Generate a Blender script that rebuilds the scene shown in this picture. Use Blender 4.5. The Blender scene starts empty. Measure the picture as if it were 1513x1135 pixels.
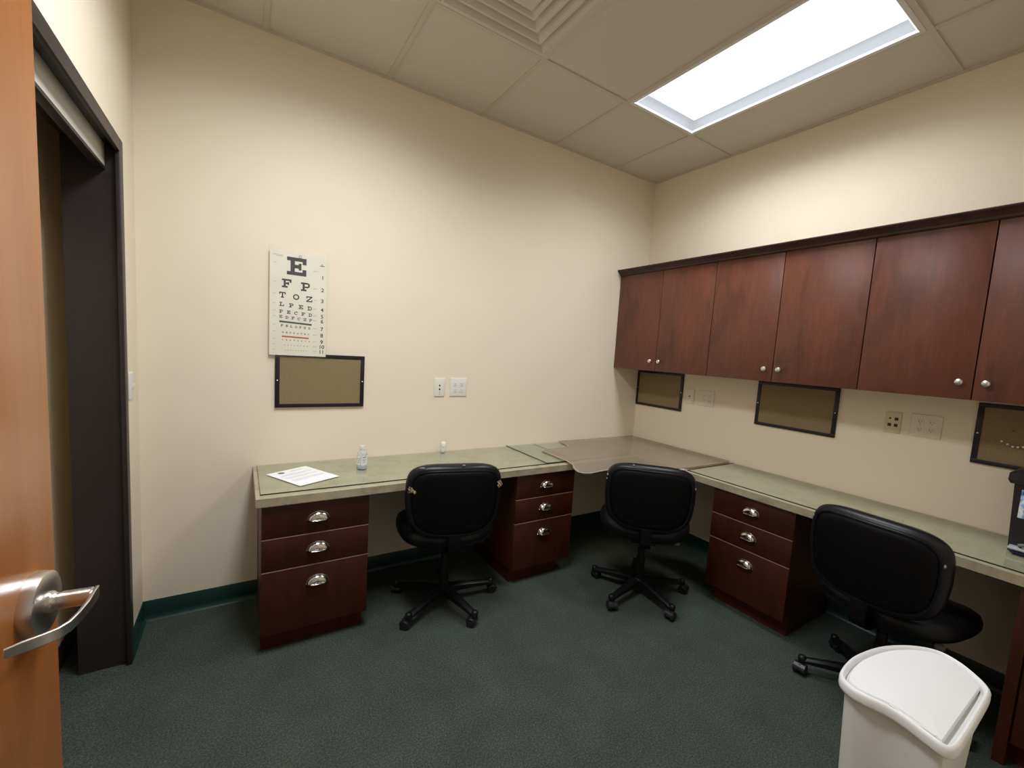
import bpy, bmesh, math, random
from mathutils import Vector, Matrix
random.seed(7)
sc = bpy.context.scene
COL = sc.collection
PI = math.pi
R = math.radians

# ------------------------------------------------------------------ helpers
def mat(name, color=(.5, .5, .5), rough=.5, metal=0.0, coat=0.0, alpha=1.0, spec=.5, emis=None, estr=0.0, trans=0.0, ior=1.45, build=None):
    m = bpy.data.materials.new(name); m.use_nodes = True
    nt = m.node_tree; b = nt.nodes['Principled BSDF']
    b.inputs['Base Color'].default_value = (*color, 1)
    b.inputs['Roughness'].default_value = rough
    b.inputs['Metallic'].default_value = metal
    b.inputs['Coat Weight'].default_value = coat
    b.inputs['Coat Roughness'].default_value = .12
    b.inputs['Alpha'].default_value = alpha
    b.inputs['Specular IOR Level'].default_value = spec
    b.inputs['Transmission Weight'].default_value = trans
    b.inputs['IOR'].default_value = ior
    if emis:
        b.inputs['Emission Color'].default_value = (*emis, 1)
        b.inputs['Emission Strength'].default_value = estr
    if build: build(nt, b)
    return m

def node(nt, t, **kw):
    n = nt.nodes.new(t)
    for k, v in kw.items():
        if k in n.inputs: n.inputs[k].default_value = v
        else: setattr(n, k, v)
    return n

def coords(nt, scale=(1, 1, 1), kind='Object'):
    tc = node(nt, 'ShaderNodeTexCoord'); mp = node(nt, 'ShaderNodeMapping')
    mp.inputs['Scale'].default_value = scale
    nt.links.new(tc.outputs[kind], mp.inputs['Vector'])
    return mp.outputs['Vector']

def noise(nt, vec, scale, detail=4, rough=.55, dist=0.0):
    n = node(nt, 'ShaderNodeTexNoise')
    n.inputs['Scale'].default_value = scale; n.inputs['Detail'].default_value = detail
    n.inputs['Roughness'].default_value = rough; n.inputs['Distortion'].default_value = dist
    nt.links.new(vec, n.inputs['Vector'])
    return n.outputs['Fac']

def ramp(nt, fac, stops):
    r = node(nt, 'ShaderNodeValToRGB')
    cr = r.color_ramp
    while len(cr.elements) < len(stops): cr.elements.new(.5)
    for e, (p, c) in zip(cr.elements, stops):
        e.position = p; e.color = (*c, 1)
    nt.links.new(fac, r.inputs['Fac'])
    return r.outputs['Color']

def bump(nt, b, fac, strength, dist=.002):
    n = node(nt, 'ShaderNodeBump'); n.inputs['Strength'].default_value = strength; n.inputs['Distance'].default_value = dist
    nt.links.new(fac, n.inputs['Height']); nt.links.new(n.outputs['Normal'], b.inputs['Normal'])

def mixc(nt, fac, a, b_):
    m = node(nt, 'ShaderNodeMix'); m.data_type = 'RGBA'
    nt.links.new(fac, m.inputs['Factor'])
    for s, v in (('A', a), ('B', b_)):
        i = [x for x in m.inputs if x.name == s and x.type == 'RGBA'][0]
        if isinstance(v, tuple): i.default_value = (*v, 1)
        else: nt.links.new(v, i)
    return [o for o in m.outputs if o.type == 'RGBA'][0]

# ------------------------------------------------------------------ materials
def wallb(c):
    def f(nt, b):
        v = coords(nt)
        col = ramp(nt, noise(nt, v, 1.3, 3), [(.3, tuple(x * .97 for x in c)), (.7, c)])
        nt.links.new(col, b.inputs['Base Color'])
        bump(nt, b, noise(nt, v, 160, 3), .12, .0015)
    return f
M = {}
M['wall'] = mat('cream_paint', rough=.75, spec=.25, build=wallb((.82, .728, .580)))
def carpetb(nt, b):
    v = coords(nt)
    n1 = noise(nt, v, 150, 3, .75); n2 = noise(nt, v, 5, 4)
    c1 = ramp(nt, n1, [(.3, (.026, .034, .028)), (.5, (.052, .064, .053)), (.72, (.105, .125, .105))])
    c2 = ramp(nt, n2, [(.3, (.85, .85, .85)), (.7, (1.1, 1.1, 1.1))])
    m = node(nt, 'ShaderNodeMix'); m.data_type = 'RGBA'; m.blend_type = 'MULTIPLY'; m.inputs[0].default_value = 1
    nt.links.new(c1, m.inputs[6]); nt.links.new(c2, m.inputs[7])
    nt.links.new(m.outputs[2], b.inputs['Base Color'])
    bump(nt, b, n1, .6, .004)
M['carpet'] = mat('dark_green_carpet', rough=.95, spec=.1, build=carpetb)
def tileb(nt, b):
    v = coords(nt)
    n1 = noise(nt, v, 260, 3, .7)
    nt.links.new(ramp(nt, n1, [(.25, (.58, .53, .46)), (.45, (.66, .61, .53))]), b.inputs['Base Color'])
    bump(nt, b, n1, .3, .002)
M['tile'] = mat('ceiling_tile', rough=.9, spec=.1, build=tileb)
M['grid'] = mat('ceiling_grid_metal', (.60, .54, .46), .5)
M['vent'] = mat('vent_metal', (.62, .58, .50), .45)
M['base'] = mat('green_vinyl', (.008, .036, .030), .4)
M['hallfloor'] = mat('hall_carpet', (.02, .03, .025), .95)
def jambb(nt, b):
    v = coords(nt)
    nt.links.new(ramp(nt, noise(nt, v, 30, 3), [(.3, (.024, .017, .017)), (.7, (.030, .022, .022))]), b.inputs['Base Color'])
M['jamb'] = mat('dark_brown_frame_paint', rough=.42, build=jambb)
M['offwhite'] = mat('offwhite_panel', (.62, .60, .54), .6)
def orangeb(nt, b):
    v = coords(nt, (14, 14, 1.2))
    n = noise(nt, v, 3, 5, .6, .4)
    nt.links.new(ramp(nt, n, [(.25, (.36, .118, .024)), (.55, (.42, .142, .030)), (.8, (.46, .162, .038))]), b.inputs['Base Color'])
M['orange'] = mat('orange_maple_veneer', rough=.33, coat=.3, build=orangeb)
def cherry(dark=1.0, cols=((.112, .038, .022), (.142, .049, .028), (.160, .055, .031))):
    def f(nt, b):
        v = coords(nt, (9, 9, 1.1)); g = noise(nt, v, 6, 5, .6, .6)
        v2 = coords(nt, (3.2, 3.2, 1.0)); g2 = noise(nt, v2, 1.7, 3, .5, 1.2)
        a = ramp(nt, g, [(p, tuple(x * dark for x in c_)) for p, c_ in zip((.25, .6, .8), cols)])
        c = ramp(nt, g2, [(.40, (.72, .72, .78)), (.47, (.97, .97, .97)), (.60, (1, 1, 1)), (.64, (1.16, 1.06, 1.0))])
        m = node(nt, 'ShaderNodeMix'); m.data_type = 'RGBA'; m.blend_type = 'MULTIPLY'; m.inputs[0].default_value = .8
        nt.links.new(a, m.inputs[6]); nt.links.new(c, m.inputs[7]); nt.links.new(m.outputs[2], b.inputs['Base Color'])
    return f
M['cherry'] = mat('cherry_veneer', rough=.34, spec=.5, build=cherry())
M['cherry_low'] = mat('cherry_veneer_shaded', rough=.38, spec=.35, build=cherry(1, ((.050, .0115, .0065), (.062, .0145, .008), (.072, .017, .0095))))  # darkened copy of the cherry, weaker light near the floor put into its colour
M['crown'] = mat('dark_stained_moulding', rough=.45, build=cherry(1, ((.040, .016, .013), (.052, .020, .016), (.060, .024, .018))))
M['edge'] = mat('painted_drawer_edge_highlight', (.38, .21, .16), .35)  # pale pink standing in for light caught along the drawer edges
M['knob'] = mat('brushed_nickel', (.72, .70, .66), .28, 1.0)
M['chrome'] = mat('satin_steel', (.70, .67, .63), .30, 1.0)
M['pull'] = mat('polished_nickel', (.62, .59, .55), .15, 1.0)
def counterb(nt, b):
    v = coords(nt)
    n = noise(nt, v, 9, 6, .65, .8); n2 = noise(nt, v, 60, 4, .7)
    a = ramp(nt, n, [(.28, (.27, .225, .145)), (.42, (.37, .325, .220)), (.52, (.405, .370, .262)), (.62, (.42, .385, .272)), (.74, (.49, .395, .25))])
    c = ramp(nt, n2, [(.3, (.86, .87, .88)), (.7, (1.08, 1.06, 1.0))])
    m = node(nt, 'ShaderNodeMix'); m.data_type = 'RGBA'; m.blend_type = 'MULTIPLY'; m.inputs[0].default_value = 1
    nt.links.new(a, m.inputs[6]); nt.links.new(c, m.inputs[7]); nt.links.new(m.outputs[2], b.inputs['Base Color'])
M['counter'] = mat('green_grey_laminate', rough=.38, build=counterb)
M['glassedge'] = mat('glass_edge_green', (.012, .035, .025), .2)
M['leather'] = mat('black_leather', (.0040, .0044, .0066), .38, spec=.38, build=lambda nt, b: bump(nt, b, noise(nt, coords(nt), 220, 3), .25, .001))
M['shell'] = mat('black_shell_vinyl', (.0022, .0022, .0028), .55, spec=.16)
M['plastic'] = mat('black_plastic', (.006, .006, .007), .42, spec=.35)
M['caster'] = mat('black_caster_plastic', (.012, .012, .014), .35)
M['foam'] = mat('torn_foam', rough=.9, build=lambda nt, b: nt.links.new(ramp(nt, noise(nt, coords(nt), 90, 4), [(.38, (.03, .022, .015)), (.5, (.30, .21, .12)), (.68, (.52, .44, .34))]), b.inputs['Base Color']))
M['scuff'] = mat('worn_pale_scuff', (.34, .33, .32), .6)
M['greyknob'] = mat('grey_knob_plastic', (.16, .16, .16), .5)
M['cork'] = mat('tan_cork_fabric', rough=.9, spec=.1, build=lambda nt, b: nt.links.new(ramp(nt, noise(nt, coords(nt), 230, 3, .8), [(.3, (.20, .145, .075)), (.7, (.30, .23, .13))]), b.inputs['Base Color']))
M['blackframe'] = mat('black_board_frame', (.010, .009, .012), .4)
M['white'] = mat('white_plastic', (.72, .72, .72), .4)
M['plate'] = mat('ivory_outlet_plastic', (.74, .70, .59), .35)
M['plate_white'] = mat('white_outlet_plastic', (.76, .74, .68), .35)
M['beige'] = mat('beige_jack_plastic', (.66, .58, .40), .4)
M['slot'] = mat('dark_slot', (.02, .018, .015), .6)
M['slotgrey'] = mat('grey_slot', (.16, .145, .11), .6)
M['paper'] = mat('white_paper', (.86, .86, .88), .6)
M['print'] = mat('grey_print', (.50, .50, .54), .7)
M['printdark'] = mat('dark_print', (.15, .15, .17), .7)
M['chart'] = mat('chart_card', rough=.45, build=lambda nt, b: nt.links.new(ramp(nt, noise(nt, coords(nt), 7, 3), [(.3, (.80, .765, .64)), (.7, (.86, .825, .71))]), b.inputs['Base Color']))
M['ink'] = mat('chart_ink', (.035, .03, .038), .6)
M['inkfaint'] = mat('chart_small_ink', (.30, .29, .22), .6)
M['inkgreen'] = mat('chart_green_ink', (.035, .075, .045), .6)
M['inkred'] = mat('chart_red_ink', (.62, .045, .035), .6)
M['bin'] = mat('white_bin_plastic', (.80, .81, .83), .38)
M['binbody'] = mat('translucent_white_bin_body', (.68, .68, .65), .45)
M['pinwhite'] = mat('white_pin', (.8, .8, .8), .3)
M['pinred'] = mat('red_pin', (.35, .02, .01), .4)
M['label'] = mat('blue_label', rough=.35, build=lambda nt, b: nt.links.new(ramp(nt, noise(nt, coords(nt), 30, 3), [(.42, (.05, .16, .45)), (.5, (.25, .42, .72)), (.6, (.75, .80, .85))]), b.inputs['Base Color']))
M['labelwhite'] = mat('white_label', (.78, .80, .84), .4)
M['dispenser'] = mat('dark_dispenser_plastic', (.018, .016, .020), .3)
M['navy'] = mat('navy_plastic', (.01, .012, .07), .35)
M['tray'] = mat('pale_tray_plastic', (.42, .46, .48), .3)
M['blueliquid'] = mat('clear_gel', (.45, .66, .72), .1, alpha=.65)
M['clearbottle'] = mat('clear_bottle_plastic', (.70, .72, .72), .12, alpha=.42)
M['hall'] = mat('hall_paint', rough=.8, build=wallb((.80, .72, .56)))

def clear(name, tint, alpha, rough=.03, spec=.5, build=None):
    """thin clear sheet: tinted transparency under a glossy coat"""
    m = bpy.data.materials.new(name); m.use_nodes = True; nt = m.node_tree
    out = nt.nodes['Material Output']; nt.nodes.remove(nt.nodes['Principled BSDF'])
    tr = node(nt, 'ShaderNodeBsdfTransparent'); tr.inputs['Color'].default_value = (*tint, 1)
    gl = node(nt, 'ShaderNodeBsdfGlossy'); gl.inputs['Roughness'].default_value = rough
    df = node(nt, 'ShaderNodeBsdfDiffuse'); df.inputs['Color'].default_value = (*[min(1, t * .8) for t in tint], 1)
    fr = node(nt, 'ShaderNodeFresnel'); fr.inputs['IOR'].default_value = spec
    m1 = node(nt, 'ShaderNodeMixShader'); m1.inputs[0].default_value = alpha
    nt.links.new(tr.outputs[0], m1.inputs[1]); nt.links.new(df.outputs[0], m1.inputs[2])
    m2 = node(nt, 'ShaderNodeMixShader')
    ge = node(nt, 'ShaderNodeNewGeometry'); iv = node(nt, 'ShaderNodeMath', operation='SUBTRACT'); iv.inputs[0].default_value = 1
    nt.links.new(ge.outputs['Backfacing'], iv.inputs[1])
    ml = node(nt, 'ShaderNodeMath', operation='MULTIPLY'); nt.links.new(fr.outputs[0], ml.inputs[0]); nt.links.new(iv.outputs[0], ml.inputs[1])
    nt.links.new(ml.outputs[0], m2.inputs[0]); nt.links.new(m1.outputs[0], m2.inputs[1]); nt.links.new(gl.outputs[0], m2.inputs[2])
    nt.links.new(m2.outputs[0], out.inputs['Surface'])
    if build: build(nt, gl, df, fr, m1)
    return m
M['glass'] = clear('clear_desk_glass', (.97, .99, .975), .015, .02, 1.42)
def matb(nt, gl, df, fr, m1):
    v = coords(nt, (1, 1, .02))
    w = node(nt, 'ShaderNodeTexVoronoi'); w.inputs['Scale'].default_value = 48; w.inputs['Randomness'].default_value = 0
    nt.links.new(v, w.inputs['Vector'])
    bp = node(nt, 'ShaderNodeBump'); bp.inputs['Strength'].default_value = .35; bp.inputs['Distance'].default_value = .002
    nt.links.new(w.outputs['Distance'], bp.inputs['Height'])
    for s in (gl, df, fr): nt.links.new(bp.outputs['Normal'], s.inputs['Normal'])
    r = node(nt, 'ShaderNodeMapRange'); r.inputs['From Min'].default_value = 0; r.inputs['From Max'].default_value = .8
    r.inputs['To Min'].default_value = .30; r.inputs['To Max'].default_value = .10
    nt.links.new(w.outputs['Distance'], r.inputs['Value']); nt.links.new(r.outputs[0], m1.inputs[0])
M['mat'] = clear('clear_ribbed_vinyl', (.83, .765, .65), .3, .18, 1.30, matb)
M['matrim'] = clear('clear_vinyl_edge', (.72, .62, .54), .45, .15, 1.35)
M['sleeve'] = clear('clear_plastic_sleeve', (.99, .99, .98), .05, .16, 1.75)

# ------------------------------------------------------------------ mesh builders
class MB:
    def __init__(s): s.bm = bmesh.new(); s.mi = 0
    def _f(s, faces):
        for f in faces: f.material_index = s.mi
        return s
    def box(s, x0, x1, y0, y1, z0, z1, bev=0, seg=2):
        r = bmesh.ops.create_cube(s.bm, size=1.0)
        vs = r['verts']
        for v in vs:
            v.co.x = x0 + (v.co.x + .5) * (x1 - x0); v.co.y = y0 + (v.co.y + .5) * (y1 - y0); v.co.z = z0 + (v.co.z + .5) * (z1 - z0)
        fs = list({f for v in vs for f in v.link_faces})
        s._f(fs)
        if bev:
            es = list({e for v in vs for e in v.link_edges})
            r = bmesh.ops.bevel(s.bm, geom=es, offset=bev, segments=seg, affect='EDGES', profile=.5, clamp_overlap=True)
            s._f(r['faces'])
        return s
    def loft(s, rings, cap0=True, cap1=True, closed=True):
        rv = [[s.bm.verts.new(p) for p in r] for r in rings]
        n = len(rings[0]); fs = []
        for a, b in zip(rv, rv[1:]):
            for i in range(n if closed else n - 1):
                j = (i + 1) % n
                fs.append(s.bm.faces.new((a[i], a[j], b[j], b[i])))
        if cap0: fs.append(s.bm.faces.new(list(reversed(rv[0]))))
        if cap1: fs.append(s.bm.faces.new(rv[-1]))
        return s._f(fs)
    def lathe(s, prof, n=24, c=(0, 0, 0), axis='Z', caps=True):
        rings = []
        for r, h in prof:
            ring = []
            for i in range(n):
                a = 2 * PI * i / n; x, y = r * math.cos(a), r * math.sin(a)
                p = {'Z': (x, y, h), 'Y': (y, h, x), 'X': (h, x, y)}[axis]
                ring.append((p[0] + c[0], p[1] + c[1], p[2] + c[2]))
            rings.append(ring)
        return s.loft(rings, caps, caps)
    def tube(s, pts, rad, n=12, caps=True, flat=1.0, up=Vector((0, 0, 1))):
        pts = [Vector(p) for p in pts]; rings = []
        rads = rad if isinstance(rad, (list, tuple)) else [rad] * len(pts)
        for i, p in enumerate(pts):
            t = (pts[min(i + 1, len(pts) - 1)] - pts[max(i - 1, 0)]).normalized()
            a = t.cross(up)
            if a.length < 1e-4: a = t.cross(Vector((1, 0, 0)))
            a.normalize(); b = a.cross(t).normalized()
            rings.append([p + a * rads[i] * math.cos(2 * PI * k / n) + b * rads[i] * flat * math.sin(2 * PI * k / n) for k in range(n)])
        return s.loft(rings, caps, caps)
    def prism(s, poly, z0, z1, bev=0):
        b0 = [s.bm.verts.new((x, y, z0)) for x, y in poly]; b1 = [s.bm.verts.new((x, y, z1)) for x, y in poly]
        n = len(poly); fs = [s.bm.faces.new(list(reversed(b0))), s.bm.faces.new(b1)]
        for i in range(n): fs.append(s.bm.faces.new((b0[i], b0[(i + 1) % n], b1[(i + 1) % n], b1[i])))
        s._f(fs)
        if bev:
            es = list(fs[0].edges) + list(fs[1].edges)
            r = bmesh.ops.bevel(s.bm, geom=es, offset=bev, segments=2, affect='EDGES', profile=.5)
            s._f(r['faces'])
        return s
    def sphere(s, c, r, sx=1, sy=1, sz=1, u=16, v=10):
        res = bmesh.ops.create_uvsphere(s.bm, u_segments=u, v_segments=v, radius=r)
        for w in res['verts']: w.co = Vector((w.co.x * sx + c[0], w.co.y * sy + c[1], w.co.z * sz + c[2]))
        return s._f({f for w in res['verts'] for f in w.link_faces})
    def build(s, name, m, parent=None, smooth=35, loc=None):
        bmesh.ops.recalc_face_normals(s.bm, faces=s.bm.faces)
        me = bpy.data.meshes.new(name); s.bm.to_mesh(me); s.bm.free()
        for mm in (m if isinstance(m, (list, tuple)) else [m]): me.materials.append(mm)
        if smooth:
            for p in me.polygons: p.use_smooth = True
            me.set_sharp_from_angle(angle=R(smooth))
        o = bpy.data.objects.new(name, me); COL.objects.link(o)
        if parent: o.parent = parent
        if loc: o.location = loc
        return o

def tag(o, label=None, cat=None, group=None, kind=None):
    if label: o['label'] = label
    if cat: o['category'] = cat
    if group: o['group'] = group
    if kind: o['kind'] = kind
    return o
def empty(name, loc=(0, 0, 0), rz=0.0):
    o = bpy.data.objects.new(name, None); COL.objects.link(o); o.location = loc; o.rotation_euler = (0, 0, rz)
    o.empty_display_size = .05
    return o
def children(o): return [c for c in bpy.data.objects if c.parent == o]
def copy_tree(o, parent=None):
    c = o.copy(); COL.objects.link(c)
    if parent: c.parent = parent
    for ch in children(o): copy_tree(ch, c)
    return c
def crom(pts, per=6):
    out = []; n = len(pts)
    for i in range(n):
        p0, p1, p2, p3 = (Vector(pts[(i + k - 1) % n]) for k in range(4))
        for j in range(per):
            t = j / per
            out.append(.5 * ((2 * p1) + (p2 - p0) * t + (2 * p0 - 5 * p1 + 4 * p2 - p3) * t * t + (3 * p1 - p0 - 3 * p2 + p3) * t ** 3))
    return out

# ------------------------------------------------------------------ room dimensions (metres)
T = .6096
H = 2.979           # ceiling
LX = 3.4206         # left wall at x = -LX
FY = -2.76          # front wall (behind the camera)
GA, GB = .6944, .4715
ZD = .7509          # desktop height
DD = .5726          # desk depth

def struct(name, mb, m, label, cat, **kw):
    o = mb.build(name, m, **kw); tag(o, label, cat, kind='structure'); return o

struct('floor', MB().box(-LX - .0, 0, FY, 0, -.08, 0), M['carpet'], 'dark green speckled carpet floor of the office', 'floor', smooth=0)
struct('wall_back', MB().box(-LX - .30, .12, 0, .12, -.08, H + .1), M['wall'], 'long cream painted wall carrying the eye chart', 'wall', smooth=0)
struct('wall_right', MB().box(0, .12, FY - .12, 0, -.08, H + .1), M['wall'], 'cream painted wall behind the hanging cherry cabinets', 'wall', smooth=0)
JR, JL, HT = -.300, -1.36, 2.19     # outer frame edges of the opening in the left wall, top
w = MB(); WT = .145
w.box(-LX - WT, -LX, JR, 0, -.08, H + .1); w.box(-LX - WT, -LX, JL, JR, HT, H + .1); w.box(-LX - WT, -LX, FY - .12, JL, -.08, H + .1)
struct('wall_left', w, M['wall'], 'short cream wall on the left with the dark framed opening', 'wall', smooth=0)
w = MB()
DX0, DX1 = -3.375, -2.43
w.box(-LX, DX0 - .02, FY - .12, FY, -.08, H + .1); w.box(DX0 - .02, DX1 + .02, FY - .12, FY, 2.14, H + .1); w.box(DX1 + .02, 0, FY - .12, FY, -.08, H + .1)
struct('wall_front', w, M['wall'], 'cream wall behind the viewer with the entry doorway', 'wall', smooth=0)
# entry frame
w = MB()
w.box(DX0 - .02, DX0 + .01, FY - .125, FY + .005, 0, 2.14); w.box(DX1 - .01, DX1 + .02, FY - .125, FY + .005, 0, 2.14); w.box(DX0, DX1, FY - .125, FY + .005, 2.11, 2.14)
struct('trim_3', w, M['jamb'], 'dark brown frame around the entry doorway behind the viewer', 'door frame')
# closet beyond the left opening
struct('wall_closet', MB().box(-3.75, -3.655, -1.9, 0, -.02, H), M['hall'], 'dim tan wall seen through the dark framed opening', 'wall', smooth=0)
struct('floor_closet', MB().box(-3.655, -LX, -1.9, 0, -.08, -.001), M['carpet'], 'dark strip of carpet beyond the framed opening', 'floor', smooth=0)
struct('ceiling_closet', MB().box(-3.655, -LX - WT, -1.9, 0, 2.5, 2.6), M['hall'], 'low ceiling beyond the framed opening', 'ceiling', smooth=0)
struct('baseboard_closet', MB().box(-3.655, -3.649, -1.9, 0, 0, .10), M['slot'], 'nearly black baseboard beyond the framed opening', 'baseboard')
struct('floor_hall', MB().box(-4.4, -1.4, FY - 2.2, FY, -.08, 0), M['hallfloor'], 'dark carpet of the hallway behind the viewer', 'floor', smooth=0)

# baseboards with coved toe
def basebd(name, pts_fn, label):
    prof = [(0, 0), (.016, 0), (.012, .004), (.0065, .012), (.005, .030), (.005, .098), (.003, .102), (0, .102)]
    m = MB(); m.loft([[pts_fn(e, d, h) for d, h in prof] for e in (0, 1)])
    return struct(name, m, M['base'], label, 'baseboard')
basebd('baseboard_back', lambda e, d, h: ((-LX if e == 0 else 0), -d, h), 'dark green vinyl baseboard along the eye chart wall')
basebd('baseboard_right', lambda e, d, h: (-d, (0 if e == 0 else FY), h), 'dark green vinyl baseboard under the right hand desk run')
basebd('baseboard_left', lambda e, d, h: (-LX + d, (0 if e == 0 else JR + .0005), h), 'short green vinyl baseboard beside the dark door frame')

# dark door frame in the left wall
w = MB()
X0 = -LX - WT - .012; X1 = -LX + .014
fw = .050
w.box(X0, -LX - .001, JR - .030, JR - .001, 0, HT - .001)                 # jamb body
w.box(-LX - .001, X1, JR - fw, JR, 0, HT, .0015)                        # face casing
w.box(X0, -LX - .001, JL + .001, JL + .030, 0, HT - .001); w.box(-LX - .001, X1, JL, JL + fw, 0, HT, .0015)
w.box(X0, -LX - .001, JL + .03, JR - .03, HT - .030, HT - .001)
w.box(-LX - .001, X1, JL + fw + .0005, JR - fw - .0005, HT - .050, HT, .0015)
w.box(-LX - .105, -LX - .065, JL + .03, JR - .03, HT - .05, HT - .029, .002)    # stop
fr = struct('trim_1', w, M['jamb'], 'dark brown metal door frame at the left edge of the room', 'door frame')
hp = MB().box(-LX - .050, -LX - .034, JL + .031, JR - .031, 2.075, HT - .030, .001).build('header_panel', M['offwhite'], fr)
hp['label'] = 'off white panel filling the head of the frame'
hl = MB().box(-LX - .062, -LX - .032, JL + .031, JR - .031, 2.063, 2.0755, .002).build('header_rail', M['jamb'], fr)

# ceiling: slab, tiles, T-bars
cl = MB()
gx = [0] + [-GB - k * T for k in range(0, 5)] + [-LX]
gy = [0] + [-GA - 2 * k * T for k in range(0, 2)] + [FY]
VX0, VX1, VY0, VY1 = -GB - 3 * T, -GB - 2 * T, -GA - T, -GA
LX0, LX1, LY0, LY1 = -GB - T, -GB, -GA - 2 * T, -GA
MX0 = -GB - 4 * T
for a, b in zip(gx, gx[1:]):
    for c, d in zip(gy, gy[1:]):
        if (abs(b - LX0) < .01 or abs(b - MX0) < .01) and abs(d - LY0) < .01: continue
        if abs(b - VX0) < .01 and abs(c - VY1) < .01:
            cl.box(b, a, d, VY0, H + .006, H + .02); continue
        cl.box(b, a, d, c, H + .006, H + .02)
struct('ceiling', cl, M['tile'], 'suspended ceiling of off white lay in tiles', 'ceiling', smooth=0)
struct('ceiling_deck', MB().box(-LX, 0, FY, 0, H + .25, H + .3), M['slot'], 'dark deck above the suspended tiles', 'ceiling', smooth=0)
g = MB(); hw = .012
for x in gx[1:-1]: g.box(x - hw, x + hw, FY, 0, H - .001, H + .007)
for y in gy[1:-1]: g.box(-LX, 0, y - hw, y + hw, H - .0015, H + .0065)
g.box(VX0, VX1, VY0 - hw, VY0 + hw, H - .0015, H + .0065)
g.box(-LX, 0, -.021, 0, H - .003, H + .006); g.box(-.021, 0, FY, 0, H - .0035, H + .0055); g.box(-LX, -LX + .021, FY, 0, H - .0035, H + .0055)
struct('trim_2', g, M['grid'], 'pale metal grid holding the ceiling tiles', 'ceiling grid', smooth=0)

# ------------------------------------------------------------------ ceiling lights
hx, hy = T / 2 - .012, T - .012
def prismatic():
    m = bpy.data.materials.new('prismatic_lens'); m.use_nodes = True; nt = m.node_tree
    out = nt.nodes['Material Output']; nt.nodes.remove(nt.nodes['Principled BSDF'])
    tr = node(nt, 'ShaderNodeBsdfTransparent'); tr.inputs['Color'].default_value = (.96, .97, .98, 1)
    em = node(nt, 'ShaderNodeEmission'); em.inputs['Color'].default_value = (.90, .95, 1, 1); em.inputs['Strength'].default_value = .26
    ad = node(nt, 'ShaderNodeAddShader'); nt.links.new(tr.outputs[0], ad.inputs[0]); nt.links.new(em.outputs[0], ad.inputs[1])
    nt.links.new(ad.outputs[0], out.inputs['Surface']); return m
M['lamp'] = prismatic()
M['tubes'] = mat('glowing_tubes', (.5, .5, .5), .5, emis=(.965, .985, 1.0), estr=2.8)
M['housing'] = mat('grey_housing_metal', (.085, .09, .10), .5)
M['lamprim'] = mat('lit_lens_edge', (.8, .8, .8), .4, emis=(.95, .98, 1), estr=.9)
def troffer(cx, cy, label, power):
    lt = empty('ceiling_light', (cx, cy, H)); tag(lt, label, 'ceiling light')
    f = MB(); f.box(-hx, hx, -hy, -hy + .02, -.004, .010, .001); f.box(-hx, hx, hy - .02, hy, -.004, .010, .001)
    f.box(-hx, -hx + .02, -hy + .02, hy - .02, -.004, .010, .001); f.box(hx - .02, hx, -hy + .02, hy - .02, -.004, .010, .001)
    f.build('frame', M['white'], lt)
    hs = MB()
    hs.box(-hx, hx, -hy, hy, .112, .12); hs.box(-hx, -hx + .004, -hy, hy, .01, .112); hs.box(hx - .004, hx, -hy, hy, .01, .112); hs.box(-hx, hx, -hy, -hy + .004, .01, .112); hs.box(-hx, hx, hy - .004, hy, .01, .112)
    hs.build('housing', M['housing'], lt, smooth=0)
    df = MB().box(-hx + .018, hx - .018, -hy + .018, hy - .018, .001, .002).build('diffuser', M['lamp'], lt, smooth=0)
    df['label'] = 'clear prismatic lens under the glowing tubes'
    MB().box(-hx + .022, hx - .022, -hy + .03, hy - .03, .074, .080).build('tube_bank', M['tubes'], lt, smooth=0)['label'] = 'glowing bank of tubes'
    rim = MB(); a_, b_ = hx - .019, hy - .019
    for s in (-1, 1):
        rim.box(min(s * a_, s * (a_ - .006)), max(s * a_, s * (a_ - .006)), -b_, b_, -.0035, .0); rim.box(-a_, a_, min(s * b_, s * (b_ - .006)), max(s * b_, s * (b_ - .006)), -.0035, .0)
    rim.build('lens_edge', M['lamprim'], lt, smooth=0)
    al = bpy.data.lights.new('fluorescent_tubes', 'AREA'); al.shape = 'RECTANGLE'; al.size = (hx - .10) * 2; al.size_y = (hy - .10) * 2
    al.energy = power; al.spread = R(152); al.color = (.97, .985, 1.0)
    ao = bpy.data.objects.new('fluorescent_tubes', al); COL.objects.link(ao); ao.parent = lt; ao.location = (0, 0, .0065)
troffer((LX0 + LX1) / 2, (LY0 + LY1) / 2, 'long rectangular fluorescent troffer glowing white in the ceiling', 18.5)
troffer(MX0 + T / 2, (LY0 + LY1) / 2, 'second fluorescent troffer, above the entry side, just outside the photo', 33)

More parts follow.
